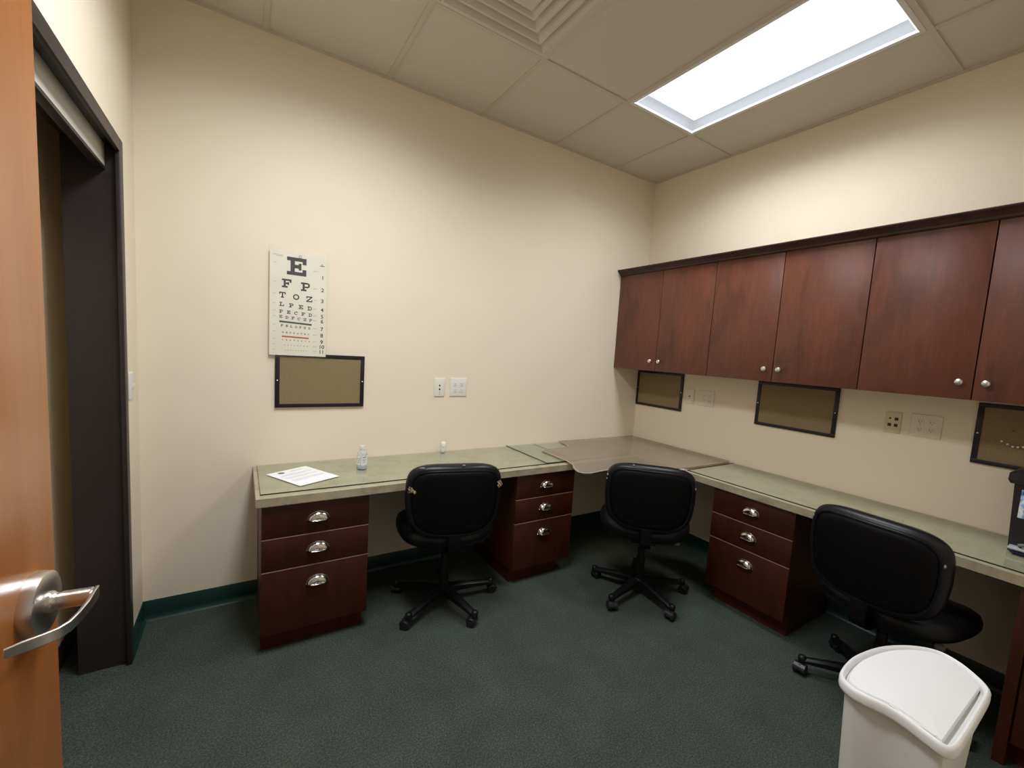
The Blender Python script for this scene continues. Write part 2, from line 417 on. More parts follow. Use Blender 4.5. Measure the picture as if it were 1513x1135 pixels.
# ceiling vent: stepped square cones
vt = empty('ceiling_vent', ((VX0 + VX1) / 2, (VY0 + VY1) / 2, H)); tag(vt, 'square stepped air diffuser vent set in the ceiling', 'vent')
hv = T / 2 - .012
def sqring(m, r0, z0, r1, z1, th=.004):
    ring = lambda r, z: [(-r, -r, z), (r, -r, z), (r, r, z), (-r, r, z)]
    rings = [ring(r0, z0), ring(r1, z1), ring(r1 - .002, z1 + th), ring(r0 - .002, z0 + th)]
    m.loft(rings + [rings[0]], False, False)
f = MB(); sqring(f, hv, 0, hv - .012, 0); f.build('frame', M['vent'], vt, smooth=0)
for i in range(4):
    r_ = hv - .014 - i * .057; m = MB()
    ring = lambda r, z: [(-r, -r, z), (r, -r, z), (r, r, z), (-r, r, z)]
    zl = -.003 - .0015 * i
    m.loft([ring(r_, zl + .022), ring(r_, zl), ring(r_ - .011, zl), ring(r_ - .052, zl + .036), ring(r_ - .052, zl + .040), ring(r_ - .012, zl + .022), ring(r_, zl + .022)], False, False)
    m.build('louver', M['vent'], vt, smooth=0)
m = MB(); m.loft([[(-.07, -.07, -.006), (.07, -.07, -.006), (.07, .07, -.006), (-.07, .07, -.006)], [(-.045, -.045, .01), (.045, -.045, .01), (.045, .045, .01), (-.045, .045, .01)]]).build('center_plate', M['vent'], vt, smooth=0)
MB().box(-hv + .01, hv - .01, -hv + .01, hv - .01, .06, .07).build('duct', M['slotgrey'], vt, smooth=0)

# ------------------------------------------------------------------ hanging cabinets
UZ0, UZ1, UXF = 1.376, 2.145, -.320
def knob(parent, x, y, z):
    return MB().lathe([(.005, 0), (.0055, -.010), (.005, -.014), (.010, -.017), (.0145, -.021), (.0150, -.025), (.0125, -.029), (.006, -.031), (.001, -.0315)], 20, (0, 0, 0), 'X').build('knob', M['knob'], parent, loc=(x, y, z))
def wall_cabinet(y1, y0, ym, label):
    t = empty('wall_cabinet', (0, (y0 + y1) / 2, UZ0)); tag(t, label, 'cabinet', 'hanging cherry cabinets on the right wall')
    oy = -(y0 + y1) / 2
    b = MB(); x0 = UXF + .020
    b.box(x0, -.001, y0 + oy + .001, y0 + oy + .018, 0, UZ1 - UZ0); b.box(x0, -.001, y1 + oy - .018, y1 + oy - .001, 0, UZ1 - UZ0)
    b.box(x0, -.001, y0 + oy + .018, y1 + oy - .018, .0, .018); b.box(x0, -.001, y0 + oy + .018, y1 + oy - .018, UZ1 - UZ0 - .018, UZ1 - UZ0)
    b.box(-.012, -.001, y0 + oy + .018, y1 + oy - .018, .018, UZ1 - UZ0 - .018); b.box(x0 + .02, -.012, y0 + oy + .018, y1 + oy - .018, .37, .388)
    b.build('body', M['cherry'], t, smooth=0)
    for a, c, ky in ((y0, ym, ym - .042), (ym, y1, ym + .042)):
        d = MB().box(UXF, UXF + .018, a + oy + .0022, c + oy - .0022, .001, UZ1 - UZ0 - .001, .0012).build('door', M['cherry'], t)
        knob(d, UXF - .0002, ky + oy, 1.4525 - UZ0)
    return t
wall_cabinet(-.002, -.892, -.447, 'two door hanging cherry cabinet nearest the room corner')
wall_cabinet(-.892, -1.767, -1.331, 'middle two door hanging cherry cabinet above second corkboard on the right wall')
wall_cabinet(-1.767, -2.640, -2.190, 'hanging cherry cabinet at the right edge, above the pinned corkboard')
cr = MB()
prof = [(-.001, 0), (UXF - .002, 0), (UXF - .010, .006), (UXF - .012, .014), (UXF - .030, .030), (UXF - .040, .036), (UXF - .044, .042), (UXF - .044, .047), (-.001, .047)]
cr.loft([[(x, y, z) for x, z in prof] for y in (-.002, -2.68)])
tag(cr.build('cabinet_crown', M['crown'], smooth=0, loc=(0, 0, UZ1)), 'long dark crown moulding capping the hanging cabinets', 'moulding')

# ------------------------------------------------------------------ base drawer cabinets
def cup_pull(parent, loc):
    """half dome bin pull, opening downwards; local front is -Y"""
    m = MB(); n = 20; rings = []
    W_, Dp, Hh = .047, .024, .036
    for k in range(9):
        t = k / 8                      # 0 = back top edge .. 1 = front lip
        a = t * PI / 2
        ring = []
        for i in range(n + 1):
            s = PI * i / n
            rx, rz = W_ * math.cos(s), Hh * math.sin(s)
            sc_ = math.cos(a) * .38 + .62
            ring.append((rx * (sc_ if k else 1), -Dp * math.sin(a) ** .9 if k else 0, rz * math.cos(a) ** .8 if k < 8 else 0.0))
        rings.append(ring)
    m.loft(rings, False, False, closed=False)
    lip = [(x * 1.0, y - .001, -.001) for (x, y, z) in [(-W_ * .62, -Dp, 0), (-W_ * .3, -Dp - .002, 0), (0, -Dp - .003, 0), (W_ * .3, -Dp - .002, 0), (W_ * .62, -Dp, 0)]]
    m.tube(lip, .0018, 8)
    fl = [(W_ * 1.04 * math.cos(PI * i / n), -.0012, Hh * 1.04 * math.sin(PI * i / n)) for i in range(n + 1)]
    m.tube(fl, .0018, 6, up=Vector((0, 1, 0)))
    m.tube([(W_ * 1.04, -.0012, 0), (W_ * .62, -Dp, -.001)], .0018, 6); m.tube([(-W_ * 1.04, -.0012, 0), (-W_ * .62, -Dp, -.001)], .0018, 6)
    o = m.build('handle', M['pull'], parent, smooth=60, loc=loc)
    md = o.modifiers.new('thick', 'SOLIDIFY'); md.thickness = .0012; md.offset = 0
    return o
def base_cabinet(loc, rz, w_, label, insL, insR, edge=True):
    """local: x to the right across the front, front faces -Y, origin floor centre front"""
    t = empty('drawer_cabinet', loc, rz); tag(t, label, 'drawer cabinet', 'cherry three drawer cabinets under the desk')
    h = w_ / 2; zt = ZD - .039; dp = DD - .030
    b = MB(); b.box(-h, h, .019, dp, .092, zt, .001)
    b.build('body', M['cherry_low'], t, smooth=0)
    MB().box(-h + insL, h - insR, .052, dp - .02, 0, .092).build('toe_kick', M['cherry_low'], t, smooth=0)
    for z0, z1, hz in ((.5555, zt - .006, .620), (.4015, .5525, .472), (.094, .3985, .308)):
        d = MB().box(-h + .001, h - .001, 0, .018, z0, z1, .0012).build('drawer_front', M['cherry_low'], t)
        MB().box(-h + .0015, h - .0015, -.0006, .017, z1 - .0022, z1 + .0008).build('edge_highlight', M['edge'], d, smooth=0)  # thin strip on the top edge, its highlight painted as colour
        cup_pull(d, (.0, -.0002, hz))
    return t
YF = -DD + .020 - .0
base_cabinet((-2.702, YF, 0), 0, .464, 'three drawer cherry cabinet at the free left end of the desk', .0, .015)
base_cabinet((-1.369, YF, 0), 0, .456, 'three drawer cherry cabinet between the left chair and the corner chair', .012, .068)
base_cabinet((YF, -1.424, 0), -PI / 2, .472, 'three drawer cherry cabinet between the corner chair and the right chair', .036, .0)
# partial unit at the front wall
t = empty('end_cabinet', (YF, -2.6, 0), -PI / 2); tag(t, 'dark cherry end cabinet at the lower right edge behind the bin', 'cabinet')
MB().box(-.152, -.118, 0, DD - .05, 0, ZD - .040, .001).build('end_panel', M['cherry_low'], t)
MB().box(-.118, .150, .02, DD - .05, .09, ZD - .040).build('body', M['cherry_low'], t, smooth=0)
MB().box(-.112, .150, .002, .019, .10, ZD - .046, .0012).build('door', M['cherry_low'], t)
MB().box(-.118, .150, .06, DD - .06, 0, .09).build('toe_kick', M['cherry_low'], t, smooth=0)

# ------------------------------------------------------------------ desktop
w = MB()
poly = [(-2.956, -.0015), (-2.956, -DD), (-DD, -DD), (-DD, FY + .001), (-.0015, FY + .001), (-.0015, -.0015)]
w.prism(poly, ZD - .038, ZD, .0015)
w.build('desktop', M['counter'], smooth=20)
tag(bpy.data.objects['desktop'], 'L shaped green grey laminate desktop running along two walls', 'desktop')

def glass_sheet(name, x0, x1, y0, y1, z, label, sides):
    t = empty(name, ((x0 + x1) / 2, (y0 + y1) / 2, z)); tag(t, label, 'glass top')
    hx_, hy_ = (x1 - x0) / 2, (y1 - y0) / 2
    MB().box(-hx_ + .001, hx_ - .001, -hy_ + .001, hy_ - .001, .0, .0055).build('pane', M['glass'], t, smooth=0)
    e = MB(); q = .0013
    if 'L' in sides: e.box(-hx_, -hx_ + q, -hy_, hy_, 0, .0055)
    if 'R' in sides: e.box(hx_ - q, hx_, -hy_, hy_, 0, .0055)
    if 'F' in sides: e.box(-hx_, hx_, -hy_, -hy_ + q, 0, .0055)
    if 'B' in sides: e.box(-hx_, hx_, hy_ - q, hy_, 0, .0055)
    o = e.build('glass_edge', M['glassedge'], t, smooth=0); o['label'] = 'dark green polished edge of the glass'
glass_sheet('glass_top', -2.938, -1.105, -.522, -.004, ZD + .0003, 'long clear glass sheet on the left desk run, under the paper', 'LRF')
glass_sheet('glass_top', -1.358, -.600, -.528, -.006, ZD + .0062, 'clear glass sheet overlapping the first one, partly under the ribbed mat', 'LF')
glass_sheet('glass_top', -.538, -.004, FY + .004, -.975, ZD + .0003, 'long clear glass sheet on the right hand desk run', 'LB')

# ribbed chair mat lying on the corner
z0 = ZD + .0122
op = [(-.03, -.012), (-.872, -.012), (-.905, -.165), (-.935, -.195), (-1.18, -.225), (-1.205, -.25), (-1.213, -.54), (-1.235, -.63), (-1.285, -.70), (-1.313, -.77), (-1.300, -.812), (-1.255, -.830), (-1.15, -.815), (-.90, -.80), (-.78, -.86), (-.66, -.94), (-.46, -.962), (-.05, -.966), (-.02, -.95)]
def dz(x, y):
    d = max(0.0, (-.56 - y)) if x < -.56 else 0.0
    return z0
cm = empty('chair_mat', (0, 0, 0)); tag(cm, 'clear brownish ribbed vinyl floor mat laid on the desk corner', 'mat')
bm = bmesh.new()
def resamp(poly, step=.04):
    out = []
    for i in range(len(poly)):
        a, b = Vector(poly[i]), Vector(poly[(i + 1) % len(poly)]); n = max(1, int((b - a).length / step))
        out += [a + (b - a) * k / n for k in range(n)]
    return out
rp = resamp(op)
vs = [bm.verts.new((p.x, p.y, dz(p.x, p.y))) for p in rp]
f0 = bm.faces.new(vs); bmesh.ops.triangulate(bm, faces=[f0])
r = bmesh.ops.extrude_face_region(bm, geom=bm.faces[:])
for v in [g_ for g_ in r['geom'] if isinstance(g_, bmesh.types.BMVert)]: v.co.z += .0022
mm = MB(); mm.bm.free(); mm.bm = bm; mm.build('sheet', M['mat'], cm, smooth=30)
rr = MB(); rings = []
rp2 = rp
for i, p in enumerate(rp2):
    a = rp2[i - 1]; b = rp2[(i + 1) % len(rp2)]; tn = (b - a).normalized(); nn = Vector((tn.y, -tn.x))
    zz = dz(p.x, p.y) + .0022
    rings.append([(p.x, p.y, zz), (p.x - nn.x * .014, p.y - nn.y * .014, zz), (p.x - nn.x * .014, p.y - nn.y * .014, zz + .0014), (p.x, p.y, zz + .0014)])
rings.append(rings[0]); rr.loft(rings, False, False); rr.build('smooth_border', M['matrim'], cm)

# ------------------------------------------------------------------ text helpers (built from the bundled font as flat mesh)
def text_mesh(name, s, size, m, parent, loc, rot=(PI / 2, 0, 0), ext=.0002, align='CENTER', bold=0.0):
    cu = bpy.data.curves.new(name, 'FONT'); cu.body = s; cu.size = size; cu.align_x = align; cu.align_y = 'CENTER'; cu.extrude = ext; cu.offset = bold
    o = bpy.data.objects.new(name, cu); COL.objects.link(o)
    dg = bpy.context.evaluated_depsgraph_get(); me = bpy.data.meshes.new_from_object(o.evaluated_get(dg))
    bpy.data.objects.remove(o); bpy.data.curves.remove(cu)
    me.materials.clear(); me.materials.append(m)
    n = bpy.data.objects.new(name, me); COL.objects.link(n); n.location = loc; n.rotation_euler = rot
    if parent: n.parent = parent
    return n
def slab(mb, ch, cx, cz, s, y0, y1, tilt=0.0):
    """slab-serif optotype on a 5x5 grid, s = height"""
    u = s / 5; k = .95
    def B(x0, x1, z0, z1):     # grid units from lower-left
        mb.box(cx - s / 2 + x0 * u, cx - s / 2 + x1 * u, y0, y1, cz - s / 2 + z0 * u, cz - s / 2 + z1 * u)
    def quad(p):
        pts = [(cx - s / 2 + a * u, cz - s / 2 + b * u) for a, b in p]
        mb.loft([[(x, y0, z) for x, z in pts], [(x, y1, z) for x, z in pts]])
    def arc(ox, oz, ro, ri, a0, a1, n=14, sx=1.0):
        for i in range(n):
            b0, b1 = R(a0 + (a1 - a0) * i / n), R(a0 + (a1 - a0) * (i + 1) / n)
            quad([(ox + ro * math.cos(b0) * sx, oz + ro * math.sin(b0)), (ox + ro * math.cos(b1) * sx, oz + ro * math.sin(b1)), (ox + ri * math.cos(b1) * sx, oz + ri * math.sin(b1)), (ox + ri * math.cos(b0) * sx, oz + ri * math.sin(b0))])
    if ch == 'E':
        B(0, 5, 4, 5); B(0, 5, 0, 1); B(.9, 2, 1, 4); B(2, 3, 2, 3); B(4, 5, 3.2, 4); B(4, 5, 1, 1.8); B(3, 3.7, 1.55, 3.45)
    elif ch == 'F':
        B(0, 5, 4, 5); B(0, 3, 0, 1); B(.9, 2, 1, 4); B(2, 3, 2, 3); B(4, 5, 3.1, 4); B(3, 3.7, 1.6, 3.4)
    elif ch == 'P':
        B(0, 3.4, 4, 5); B(0, 3, 0, 1); B(.9, 2, 1, 4); B(2, 3.4, 1.9, 2.8); arc(3.3, 3.45, 1.55, .62, -90, 90)
    elif ch == 'T':
        B(0, 5, 4, 5); B(1.2, 3.8, 0, 1); B(2, 3, 1, 4); B(0, .8, 3, 4); B(4.2, 5, 3, 4)
    elif ch == 'O': arc(2.5, 2.5, 2.5, 1.5, 0, 360, 28)
    elif ch == 'C':
        arc(2.5, 2.5, 2.5, 1.5, 42, 318, 24); B(4, 4.8, 3.2, 4.7)
    elif ch == 'Z':
        B(0, 5, 4, 5); B(0, 5, 0, 1); quad([(.1, 1), (1.5, 1), (4.9, 4), (3.5, 4)]); B(0, .8, 3.1, 4); B(4.2, 5, 1, 1.9)
    elif ch == 'L':
        B(0, 3, 4, 5); B(0, 5, 0, 1); B(.9, 2, 1, 4); B(4.1, 5, 1, 2.2)
    elif ch == 'D':
        B(0, 2.8, 4, 5); B(0, 2.8, 0, 1); B(.9, 1.9, 1, 4); arc(2.6, 2.5, 2.5, 1.5, -90, 90, 16, .95)

# ------------------------------------------------------------------ eye chart
ec = empty('eye_chart', (-2.746, -.0165, 1.36)); tag(ec, 'paper eye test chart in a clear sleeve on the wall', 'eye chart')
CW, CH = .279, .560
# map from the reading position (crop pixels) to chart plane
def cxp(x): return (-.1395 + (x - 50) / 516 * CW) * 1.0
def czp(x, y): return .004 + (1052 + (x - 50) * .020 - y) / 972 * .560
card = MB(); card.box(-CW / 2, CW / 2, -.0004, .0004, .002, CH + .002); card.build('card', M['chart'], ec, smooth=0)
yy0, yy1 = -.00065, -.00035
def row(chars, xs, ys, hpx, m):
    s = hpx / 972 * .560
    for c, x, y in zip(chars, xs, ys):
        mb_ = MB(); slab(mb_, c, cxp(x), czp(x, y), s * 1.02, yy0, yy1); mb_.build('letter', m, ec, smooth=0)
ink = M['ink']
row('E', [285], [225], 160, ink)
row('FP', [198, 367], [388, 405], 78, ink)
row('TOZ', [162, 283, 403], [497, 507, 517], 52, ink)
row('LPED', [156, 241, 327, 408], [582, 589, 597, 604], 37, ink)
row('PECFD', [152, 218, 284, 349, 414], [649, 654, 658, 662, 667], 30, ink)
row('EDFCZP', [149, 203, 257, 311, 366, 418], [697, 702, 706, 710, 713, 716], 25, ink)
row('FELOPZD', [160, 203, 243, 285, 325, 366, 407], [779, 782, 786, 788, 790, 793, 794], 20, ink)
def bar(x0, x1, y0, y1, h, m, nm):
    b = MB(); hh = h / 972 * .56 / 2
    a = (cxp(x0), czp(x0, y0)); c = (cxp(x1), czp(x1, y1))
    b.loft([[(a[0], yy0, a[1] - hh), (c[0], yy0, c[1] - hh), (c[0], yy0, c[1] + hh), (a[0], yy0, a[1] + hh)], [(a[0], yy1, a[1] - hh), (c[0], yy1, c[1] - hh), (c[0], yy1, c[1] + hh), (a[0], yy1, a[1] + hh)]])
    o = b.build(nm, m, ec, smooth=0); return o
bar(137, 429, 742, 760, 16, M['inkgreen'], 'line_bar')['label'] = 'dark green bar under the sixth row'
bar(160, 403, 880, 891, 13, M['inkred'], 'line_bar')['label'] = 'red bar under the eighth row'
def small_row(chars, x0, x1, y0, y1, hpx):
    s = hpx / 972 * .560; mb_ = MB(); n = len(chars)
    for i, c in enumerate(chars):
        x = x0 + (x1 - x0) * i / (n - 1); y = y0 + (y1 - y0) * i / (n - 1); slab(mb_, c, cxp(x), czp(x, y), s, yy0, yy1)
    mb_.build('letter_row', ink, ec, smooth=0)
small_row('DEFPOTEC', 170, 400, 843, 853, 14)
small_row('LEFODPCT', 168, 408, 912, 922, 11)
small_row('FDPLTCEO', 187, 390, 962, 968, 8)
small_row('PEZOLCFTD', 192, 383, 1010, 1013, 7)
for n_, y in zip(range(1, 12), (304, 422, 527, 612, 676, 724, 798, 860, 924, 972, 1020)):
    text_mesh('row_number', str(n_), .0285, ink, ec, (cxp(525), -.00055, czp(525, y)), ext=.00012, bold=.0006)
lt_ = ['20/200', '20/100', '20/70', '20/50', '20/40', '20/30', '20/25', '20/20', '20/15', '20/13', '20/10']
for s_, y in zip(lt_, (208, 378, 487, 576, 641, 694, 773, 834, 904, 955, 1005)):
    text_mesh('side_note', s_, .0058, M['inkfaint'], ec, (cxp(92), -.00055, czp(92, y)), ext=.0001)
for s_, y in zip(['200 FT', '100 FT', '70 FT', '50 FT', '40 FT', '30 FT', '25 FT', '20 FT', '15 FT', '13 FT', '10 FT'], (250, 415, 524, 607, 672, 718, 795, 857, 923, 970, 1017)):
    text_mesh('side_note', s_, .0085, M['inkfaint'], ec, (cxp(460), -.00055, czp(460, y)), ext=.0001)
b = MB(); b.box(cxp(75), cxp(165), yy0, yy1, czp(120, 136), czp(120, 133)); b.box(cxp(105), cxp(165), yy0, yy1, czp(120, 146), czp(120, 143)); b.build('small_print', M['inkfaint'], ec, smooth=0)
b = MB(); b.box(cxp(497), cxp(540), yy0, yy1, czp(518, 195), czp(518, 189)); b.box(cxp(512), cxp(524), yy0, yy1, czp(518, 184), czp(518, 178)); b.build('logo', M['ink'], ec, smooth=0)
b = MB(); pr = [(cxp(315) + .0062 * math.cos(a), -.0012, czp(315, 131) + .0062 * math.sin(a)) for a in [2 * PI * i / 16 for i in range(17)]]
b.tube(pr, .0010, 6, up=Vector((0, 1, 0))); b.build('hanging_eyelet', M['inkfaint'], ec)
# sleeve: crinkled clear plastic, a little bigger than the card
bm = bmesh.new(); nx, nz = 26, 34; gv = []
for j in range(nz + 1):
    row_ = []
    for i in range(nx + 1):
        x = -CW / 2 - .004 + (CW + .008) * i / nx; fz = j / nz; z = -.008 + (CH + .028) * fz
        e = max(0, (abs(fz - .5) - .462) / .038)
        yv = -.0040 + e * .0 - e * (.005 * math.sin(i * 1.7 + j) + .004 * math.sin(i * .9 + 2 * j)) - .0006 * math.sin(i * .5 + j * .8)
        zz = z + (e * .004 * math.sin(i * .8 + 1)) + (.010 * (1 - i / nx) if j == nz else 0)
        row_.append(bm.verts.new((x, yv, zz)))
    gv.append(row_)
for j in range(nz):
    for i in range(nx): bm.faces.new((gv[j][i], gv[j][i + 1], gv[j + 1][i + 1], gv[j + 1][i]))
mm = MB(); mm.bm.free(); mm.bm = bm
sl = mm.build('plastic_sleeve', M['sleeve'], ec, smooth=60); sl['label'] = 'clear crinkled plastic sleeve'

# ------------------------------------------------------------------ corkboards
def corkboard(loc, rz, w_, h_, label, fw_=.020):
    t = empty('corkboard', loc, rz); tag(t, label, 'corkboard', 'small black framed corkboards')
    f = MB(); a, b = w_ / 2, h_ / 2; 
    f.box(-a, a, -.012, 0, b - fw_, b, .001); f.box(-a, a, -.012, 0, -b, -b + fw_, .001); f.box(-a, -a + fw_ * 1.1, -.0122, 0, -b + fw_, b - fw_, .001); f.box(a - fw_ * 1.1, a, -.0122, 0, -b + fw_, b - fw_, .001)
    f.build('frame', M['blackframe'], t)
    MB().box(-a + fw_, a - fw_, -.008, -.001, -b + fw_, b - fw_).build('cork_panel', M['cork'], t, smooth=0)
    for s in (-1, 1):
        MB().lathe([(.0038, 0), (.0036, -.0012), (.0018, -.0022), (.0003, -.0024)], 12, (s * (a - fw_ * .55), -.0122, 0), 'Y').build('screw', M['pinwhite'], t)
    return t
corkboard((-2.6225, -.0005, 1.2235), 0, .467, .302, 'black framed corkboard on the back wall just below the eye chart')
corkboard((-.0005, -.245, 1.2125), -PI / 2, .482, .306, 'black framed corkboard on the right wall nearest the corner')
corkboard((-.0005, -1.336, 1.2155), -PI / 2, .488, .300, 'black framed corkboard under the middle hanging cabinet, a small mark on it')
t3 = corkboard((-.0005, -2.395, 1.212), -PI / 2, .466, .294, 'black framed corkboard with white pins at the right edge')
for i, (y, z) in enumerate([(-2.256, 1.188), (-2.276, 1.178), (-2.293, 1.170), (-2.309, 1.171), (-2.325, 1.175), (-2.342, 1.181), (-2.360, 1.188)]):
    o = MB().lathe([(.0010, .0085), (.0012, 0), (.0042, -.001), (.0035, -.004), (.0028, -.007), (.0044, -.009), (.0035, -.010)], 12, (0, 0, 0), 'X').build('push_pin', M['pinwhite'], loc=(-.0087, y, z))
    tag(o, 'white push pin in the curved row on the right edge corkboard', 'push pin', 'white pins in a curved row')
o = MB().lathe([(.0010, .0085), (.0012, 0), (.0042, -.001), (.0035, -.004), (.0028, -.007), (.0044, -.009), (.0035, -.010)], 12, (0, 0, 0), 'X').build('push_pin', M['pinred'], loc=(-.0087, -2.286, 1.242)); tag(o, 'dull red push pin above the row of white ones', 'push pin')
o = MB().box(-.0012, 0, -.012, .012, -.0025, .0025).build('paper_scrap', M['foam'], smooth=0, loc=(-.0088, -1.27, 1.233)); o.rotation_euler = (R(8), 0, 0)
tag(o, 'tiny pale scrap left on the corkboard under the middle cabinet', 'paper scrap')

# ------------------------------------------------------------------ wall plates
def plate(loc, rz, w_, h_, kind, label, m=None, group=None):
    m = m or M['plate']
    t = empty('outlet_plate' if kind == 'quad' else 'wall_plate', loc, rz); tag(t, label, 'outlet' if kind == 'quad' else 'wall plate', group)
    MB().box(-w_ / 2, w_ / 2, -.0055, 0, -h_ / 2, h_ / 2, .0022, 3).build('cover', m, t)
    if kind == 'quad':
        for sx in (-1, 1):
            for sz in (-1, 1):
                c = (sx * w_ * .185, -.0056, sz * h_ * .165)
                f = MB(); f.loft([[(c[0] + .0165 * max(-.86, min(.86, math.cos(a))) * 1.0, y, c[2] + .0165 * max(-.8, min(.8, math.sin(a)))) for a in [2 * PI * i / 24 for i in range(24)]] for y in (-.0052, -.0078)])
                r_ = f.build('receptacle', m, t)
                s_ = MB(); s_.box(c[0] - .0072, c[0] - .0050, -.0084, -.0076, c[2] - .002, c[2] + .0065); s_.box(c[0] + .0045, c[0] + .0065, -.0084, -.0076, c[2] - .001, c[2] + .006)
                s_.lathe([(.0024, -.0076), (.0024, -.0084)], 10, (c[0], 0, c[2] - .0072), 'Y')
                s_.build('slots', M['slotgrey'], r_, smooth=0)
        for sx in (-1, 1): MB().lathe([(.0028, -.0054), (.0022, -.0066)], 10, (sx * w_ * .185, 0, 0), 'Y').build('screw', m, t)
    elif kind == 'phone2':
        for z in (.012, -.013): MB().lathe([(.0058, -.0052), (.0058, -.0064), (.0032, -.0066), (.0032, -.0090), (.0001, -.0090)], 14, (0, 0, z), 'Y').build('jack', M['slot'], t)
        for z in (-.032, -.045): MB().lathe([(.0026, -.0052), (.0022, -.0062)], 10, (0, 0, z), 'Y').build('screw', M['slotgrey'], t)
    elif kind == 'coax':
        MB().lathe([(.006, -.0052), (.0055, -.0095), (.003, -.0096), (.003, -.013), (.0001, -.013)], 14, (0, 0, 0), 'Y').build('jack', M['slotgrey'], t)
        for z in (-.045, .045): MB().lathe([(.0026, -.0052), (.0022, -.0062)], 10, (0, 0, z), 'Y').build('screw', m, t)
    elif kind == 'data':
        for x, z, s in ((-.014, .022, .5), (.014, .020, 1), (-.014, -.014, 1), (.014, -.014, 1)):
            MB().box(x - .0078 * s, x + .0078 * s, -.0062, -.0050, z - .0082 * s, z + .0082 * s).build('port', M['slot'], t, smooth=0)
        for z in (-.046, .046): MB().lathe([(.0026, -.0052), (.0022, -.0062)], 10, (0, 0, z), 'Y').build('screw', m, t)
    elif kind == 'switch':
        MB().box(-.006, .006, -.0075, -.005, -.013, .013).build('surround', m, t)
        MB().loft([[(-.004, -.006, -.006), (.004, -.006, -.006), (.004, -.006, .008), (-.004, -.006, .008)], [(-.0032, -.020, .004), (.0032, -.020, .004), (.0032, -.020, .010), (-.0032, -.020, .010)]]).build('toggle', M['white'], t)
        for z in (-.036, .036): MB().lathe([(.0026, -.0052), (.0022, -.0062)], 10, (0, 0, z), 'Y').build('screw', m, t)
    return t
plate((-1.902, -.0004, 1.192), 0, .074, .122, 'phone2', 'single white jack plate with two dark holes on the back wall', M['plate_white'])
plate((-1.765, -.0004, 1.194), 0, .122, .124, 'quad', 'square four socket outlet on the back wall beside the jack plate', M['plate_white'])
plate((-.0004, -.553, 1.193), -PI / 2, .080, .120, 'coax', 'single ivory plate with one small hole, beside the corner corkboard')
plate((-.0004, -.702, 1.193), -PI / 2, .130, .120, 'quad', 'square four socket outlet near the corner, under the hanging cabinets')
plate((-.0004, -1.845, 1.206), -PI / 2, .070, .114, 'data', 'beige data plate with four dark square ports on the right wall', M['beige'])
plate((-.0004, -1.982, 1.209), -PI / 2, .124, .118, 'quad', 'square four socket outlet between data plate and pinned corkboard')
plate((-LX + .0004, -.180, 1.205), PI / 2, .072, .118, 'switch', 'white light switch on the left wall beside the dark door frame', M['white'])

# ------------------------------------------------------------------ entry door (orange) with lever
DTH = R(-5); EX, EY = -3.262, -1.735
dr = empty('door_1', (EX, EY, 0), DTH); tag(dr, 'orange wood entry door standing open along the left edge of the view', 'door', kind='structure')
MB().box(-.044, 0, -.914, 0, .008, 2.11, .0015).build('door_leaf', M['orange'], dr)
HZ = 1.043; HY = -.072
lv = empty('door_handle', (0, HY, HZ)); lv.parent = dr; lv['label'] = 'satin steel lever handle on a round rose'
MB().lathe([(.0475, 0), (.0475, .004), (.0465, .012), (.0455, .016), (.043, .0175), (.020, .0185)], 48, (0, 0, 0), 'X').build('rose', M['chrome'], lv)
h = MB()
h.lathe([(.016, .0180), (.0155, .022), (.0125, .025), (.0115, .030), (.0128, .033), (.0128, .066), (.0110, .0675)], 28, (0, 0, 0), 'X')
h.build('spindle', M['chrome'], lv)
h = MB()
# flat bent blade: starts in front of the spindle, sweeps towards the hinge and back to the door
path = [(.0690, .013, .001), (.0700, -.004, .0), (.0692, -.026, -.003), (.0665, -.050, -.006), (.0625, -.068, -.008), (.0550, -.080, -.009), (.0440, -.089, -.009), (.0280, -.099, -.009), (.0130, -.108, -.009)]
rings = []
for i, p in enumerate(path):
    p = Vector(p); tn = (Vector(path[min(i + 1, len(path) - 1)]) - Vector(path[max(i - 1, 0)])).normalized()
    nn = Vector((tn.y, -tn.x, 0)).normalized(); hh = .0105 if i < 2 else .0080
    if i == 0: hh = .0085
    if i == len(path) - 1: hh = .0062
    th = .0024
    up = Vector((0, 0, hh))
    rings.append([p + nn * th - up, p + nn * th + up, p - nn * th + up, p - nn * th - up])
h.loft(rings)
ob = h.build('lever', M['chrome'], lv)
bv = ob.modifiers.new('bev', 'BEVEL'); bv.width = .0012; bv.segments = 2; bv.limit_method = 'ANGLE'
for z_ in (.25, 1.05, 1.9): MB().lathe([(.007, z_ - .05), (.007, z_ + .05)], 12, (-.046, -.918, 0), 'Z').build('hinge', M['knob'], dr)

